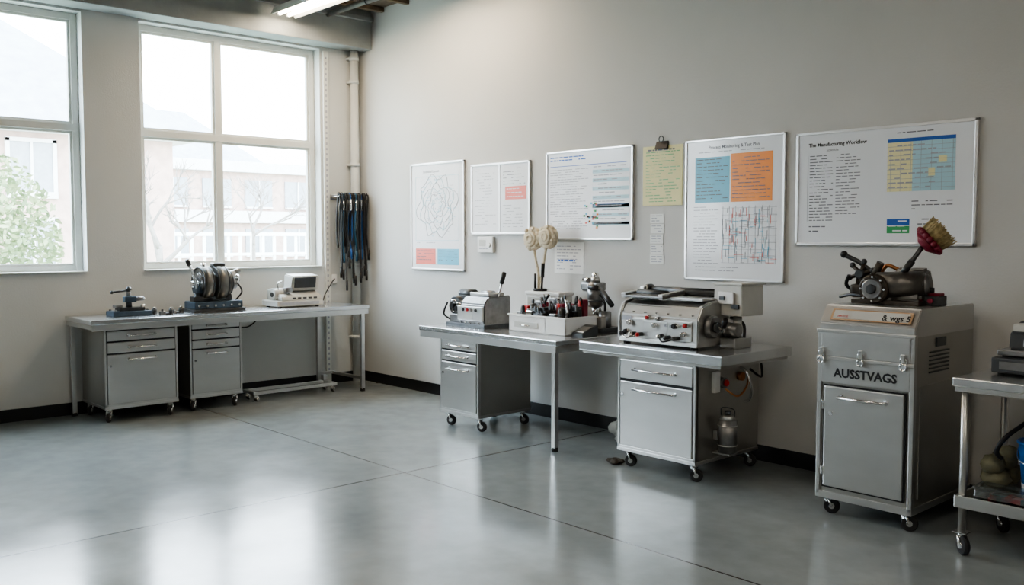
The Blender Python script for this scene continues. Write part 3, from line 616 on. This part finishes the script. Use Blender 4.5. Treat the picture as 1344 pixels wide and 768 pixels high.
b.tube([(-.14,-.02,.19),(-.20,-.04,.24),(-.28,-.06,.28)],.014,GUN,10); b.sph((-.285,-.06,.285),.022,BLACK)
b.tube([(-.10,0,.14),(-.05,0,.22),(.02,0,.20)],.012,COPPER); b.tube([(-.22,.0,.05),(-.27,-.05,.10),(-.24,-.08,.16)],.011,BLACK); b.cyl((-.10,-.05,.16),(-.06,-.05,.24),.022,IRON)
b.tube([(-.3,-.07,.03),(-.2,-.1,.05),(-.12,-.11,.04)],.010,GUN)
b.cyl((.03,-.05,.12),(.185,-.07,.33),.013,GUN); b.cyl((.05,-.052,.15),(.13,-.062,.255),.019,BLACK,bev=.004)
d=Vector((.66,.36,.62)).normalized(); c=Vector((.185,-.07,.335))
b.cyl(c,c+d*.03,.035,PURP,r2=.08,seg=28); b.cyl(c+d*.03,c+d*.065,.084,PURP,seg=28,bev=.006)
for k in range(16):
    a=k*PI/8; u=d.orthogonal().normalized(); v=d.cross(u); o=(u*math.cos(a)+v*math.sin(a)); b.sph(c+d*.05+o*.08,.018,PURP,seg=8,jit=.1)
b.cyl(c+d*.065,c+d*.13,.074,BRIST,r2=.084,seg=28)
u=d.orthogonal().normalized(); v=d.cross(u)
for k in range(220):
    a=random.random()*2*PI; r=math.sqrt(random.random())*.082; p=c+d*.065+(u*math.cos(a)+v*math.sin(a))*r; q=p+d*random.uniform(.065,.09)+(u*math.cos(a)+v*math.sin(a))*.012
    b.tube([p,q],.003,BRIST,4,smoothp=False)
b.box(.13,.27,-.03,.08,0,.055,DGREY,.006); b.cyl((.17,-.04,.03),(.17,-.055,.03),.014,PURP); b.cyl((.23,-.04,.03),(.23,-.055,.03),.014,PURP); b.box(.15,.26,.0,.07,.055,.07,PURP,.005); b.cyl((.20,.03,.07),(.20,.03,.10),.018,BLACK)
b.done()
# ------------------------------------------------------------------ items on cart
b=B('receipt_printer_unit',(7.23,-.62,.90)); b.box(-.24,.26,-.15,.15,.01,.09,DGREY,.01); b.box(-.22,.24,-.13,.15,.10,.13,CAST,.006); b.box(-.20,.22,-.11,.13,.088,.102,BLACK,0); b.prism([(-.12,.13),(-.10,.22),(.02,.27),(.14,.27),(.14,.13)],-.17,.22,DGREY,.01)
b.box(-.2,.2,-.153,-.148,.03,.07,CAST,.002); b.box(-.10,.15,-.118,-.10,.15,.19,CAST,.003,rot=(-.2,0,0)); b.cyl((-.18,.02,.20),(.23,.02,.20),.02,GUN); b.box(-.16,-.06,-.09,.0,.22,.26,CREAM,.005)
for sx in (-.2,.2):
    for sy in (-.12,.12): b.cyl((sx,sy,0),(sx,sy,.012),.016,RUBBER)
b.done()
b=B('blue_bucket',(7.24,-.70,.27)); b.cyl((0,0,.09),(0,0,.30),.105,BLUE,r2=.125,seg=32,bev=.004); b.cyl((0,0,0),(0,0,.09),.10,WHITEP,r2=.105,seg=32); b.tor((0,0,.30),(0,0,1),.125,.008,BLUE); b.tube([(-.125,0,.28),(-.1,-.09,.22),(0,-.14,.2),(.1,-.09,.22),(.125,0,.28)],.004,CHROME); b.done()
b=B('clear_storage_box',(7.13,-.90,.27))
b.box(-.13,.13,-.07,.05,0,.075,CLEAR,.008); b.box(-.135,.135,-.075,.055,.075,.09,CLEAR,.004)
for k in range(14): b.box(-.11+random.random()*.2,-.09+random.random()*.2,-.05,.02,.006,.02+random.random()*.04,random.choice([GUN,CAST,RED,BLACK]),.003)
b.done()
b=B('olive_sack',(7.01,-.62,.27))
for k in range(8): b.sph((random.uniform(-.04,.05),random.uniform(-.05,.08),.07+.018*k),.075-.003*k,OLIVE,(1,.9,.8),14,.1)
b.done(True)
# ------------------------------------------------------------------ outdoors
GRASS=mat('lawn',(.34,.37,.29),0,.9,.2,.8); BRICK=mat('brick_facade',(.46,.34,.30),0,.85,.15,3); ROOF=mat('slate_roof',(.32,.34,.37),0,.8,.12,2); STONE=mat('pale_render',(.62,.62,.62),0,.8,.06,2); DWIN=mat('dark_pane',(.27,.30,.33),.0,.15,.1); LEAF=mat('foliage',(.19,.25,.13),0,.7,.4,4); LEAF2=mat('foliage_light',(.30,.35,.20),0,.7,.3,4); BARK=mat('bark',(.26,.24,.22),0,.9,.2)  # outdoor colours lightened: overexposed haze is put into the base colour
b=B('ground_outside'); b.box(-120,-.31,-80,120,-.5,-.3,GRASS,0); b.done()
def hip(b,x0,x1,y0,y1,z0,z1,ov=.6,run=6):
    x0-=ov;x1+=ov;y0-=ov;y1+=ov;xm=(x0+x1)/2
    A=(x0,y0,z0);Bq=(x1,y0,z0);Cq=(x1,y1,z0);D=(x0,y1,z0);E=(xm,y0+run,z1);Fq=(xm,y1-run,z1)
    b.quad([Bq,Cq,Fq,E],ROOF); b.quad([D,A,E,Fq],ROOF); b.quad([A,Bq,E],ROOF); b.quad([Cq,D,Fq],ROOF)
    b.box(x0,x1,y0,y1,z0-.3,z0,STONE,.01)
b=B('brick_house'); b.box(-34,-22,-30,7,-.3,5.0,BRICK,.02); hip(b,-34,-22,-30,7,5.1,10.2)
for k in range(14):
    y=5.2-k*2.6
    for z in (.6,3.0): b.box(-22.05,-21.95,y-.6,y+.6,z,z+1.5,DWIN,0); b.box(-22.0,-21.90,y-.72,y-.6,z-.1,z+1.6,STONE,0); b.box(-22.0,-21.90,y+.6,y+.72,z-.1,z+1.6,STONE,0); b.box(-22.0,-21.88,y-.72,y+.72,z-.2,z,STONE,0); b.box(-22,-21.9,y-.72,y+.72,z+1.5,z+1.62,STONE,0); b.box(-22,-21.9,y-.04,y+.04,z,z+1.5,STONE,0)
b.done()
b=B('office_building'); b.box(-62,-50,16,60,-.3,6.4,BRICK,.02); b.box(-49.9,-49.6,16,60,2.6,3.4,STONE,.01); b.box(-62.3,-49.5,15.7,60.3,6.0,6.7,STONE,.02)
for k in range(14):
    y=17.5+k*3
    for z in (.4,3.7): b.box(-50.1,-49.9,y,y+2,z,z+1.8,DWIN,0); b.box(-49.95,-49.8,y+.95,y+1.05,z,z+1.8,STONE,0); b.box(-49.95,-49.8,y,y+2,z-.12,z,STONE,0)
b.done()
b=B('gabled_house'); b.box(-80,-68,20,34,-.3,8,STONE,.02); hip(b,-80,-68,20,34,8,13,.6,5); b.done()
b=B('white_fence')
for k in range(70): b.box(-40,-39.9,-5+k*.7,-4.85+k*.7,-.3,1.9,WHITEP,0)
b.box(-40.05,-39.85,-5,44,1.7,1.9,WHITEP,0); b.box(-40.05,-39.85,-5,44,.6,.75,WHITEP,0); b.done()
def foliage(name,c,r,n,sz):
    b=B(name,c)
    for m in (LEAF,LEAF2):
        t=bmesh.new()
        for k in range(n//2):
            d=Vector((random.gauss(0,1),random.gauss(0,1),random.gauss(0,1))).normalized()*(random.random()**.35)
            p=Vector((d.x*r[0],d.y*r[1],d.z*r[2]+r[2]))
            a=Vector((random.gauss(0,1),random.gauss(0,1),random.gauss(0,1))).normalized(); e=a.orthogonal().normalized()
            s_=sz*random.uniform(.6,1.3)
            t.faces.new([t.verts.new(p+a*s_),t.verts.new(p+e*s_*.5),t.verts.new(p-a*s_),t.verts.new(p-e*s_*.5)])
        b.add(t,m)
    b.cyl((0,0,0),(0,0,r[2]),.08,BARK); b.done()
foliage('garden_shrub',(-8.5,-1.9,-.3),(1.3,1.25,1.7),4200,.075)
foliage('garden_shrub',(-12,-5.0,-.3),(1.5,2,1.4),3500,.09)
def bare_tree(name,c,h):
    b=B(name,c)
    def br(p,d,L,r,dep):
        q=p+d*L*.5+Vector((random.uniform(-1,1),random.uniform(-1,1),0))*L*.05; e=p+d*L
        b.tube([p,q,e],r,BARK,5,3,r2=r*.6)
        if dep==0: return
        for k in range(3 if dep>1 else 4):
            nd=(d+Vector((random.gauss(0,.5),random.gauss(0,.5),random.gauss(0,.25)+.12))).normalized(); br(p+d*L*random.uniform(.6,1),nd,L*random.uniform(.55,.8),r*.58,dep-1)
    br(Vector((0,0,0)),Vector((0,0,1)),h*.34,.12,5); b.done()
bare_tree('bare_tree',(-14,3.3,-.3),5.0); bare_tree('bare_tree',(-34,16,-.3),7.5)
# ------------------------------------------------------------------ world
w=bpy.data.worlds.new('overcast_sky'); bpy.context.scene.world=w; w.use_nodes=True; nt=w.node_tree
bg=nt.nodes['Background']; tc=nt.nodes.new('ShaderNodeTexCoord'); sx=nt.nodes.new('ShaderNodeSeparateXYZ'); rp=nt.nodes.new('ShaderNodeValToRGB')
nt.links.new(tc.outputs['Generated'],sx.inputs[0]); nt.links.new(sx.outputs[2],rp.inputs[0]); nt.links.new(rp.outputs[0],bg.inputs[0])
rp.color_ramp.elements[0].position=0; rp.color_ramp.elements[0].color=(.88,.94,1,1); rp.color_ramp.elements[1].position=.7; rp.color_ramp.elements[1].color=(.70,.85,1,1)
bg.inputs[1].default_value=20.0
try: bpy.context.scene.view_settings.look='AgX - Medium High Contrast'
except Exception: pass
# ------------------------------------------------------------------ camera
f=1215.0; p=math.atan(72/f); a0=math.radians(42.5)
cam=bpy.data.cameras.new('camera'); cam.sensor_width=36; cam.lens=f/1344*36
co=bpy.data.objects.new('camera',cam); bpy.context.scene.collection.objects.link(co)
co.location=(8.81,-5.77,1.6)
fwd=Vector((-math.cos(a0)*math.cos(p),math.sin(a0)*math.cos(p),-math.sin(p)))
co.rotation_euler=fwd.to_track_quat('-Z','Y').to_euler()
bpy.context.scene.camera=co
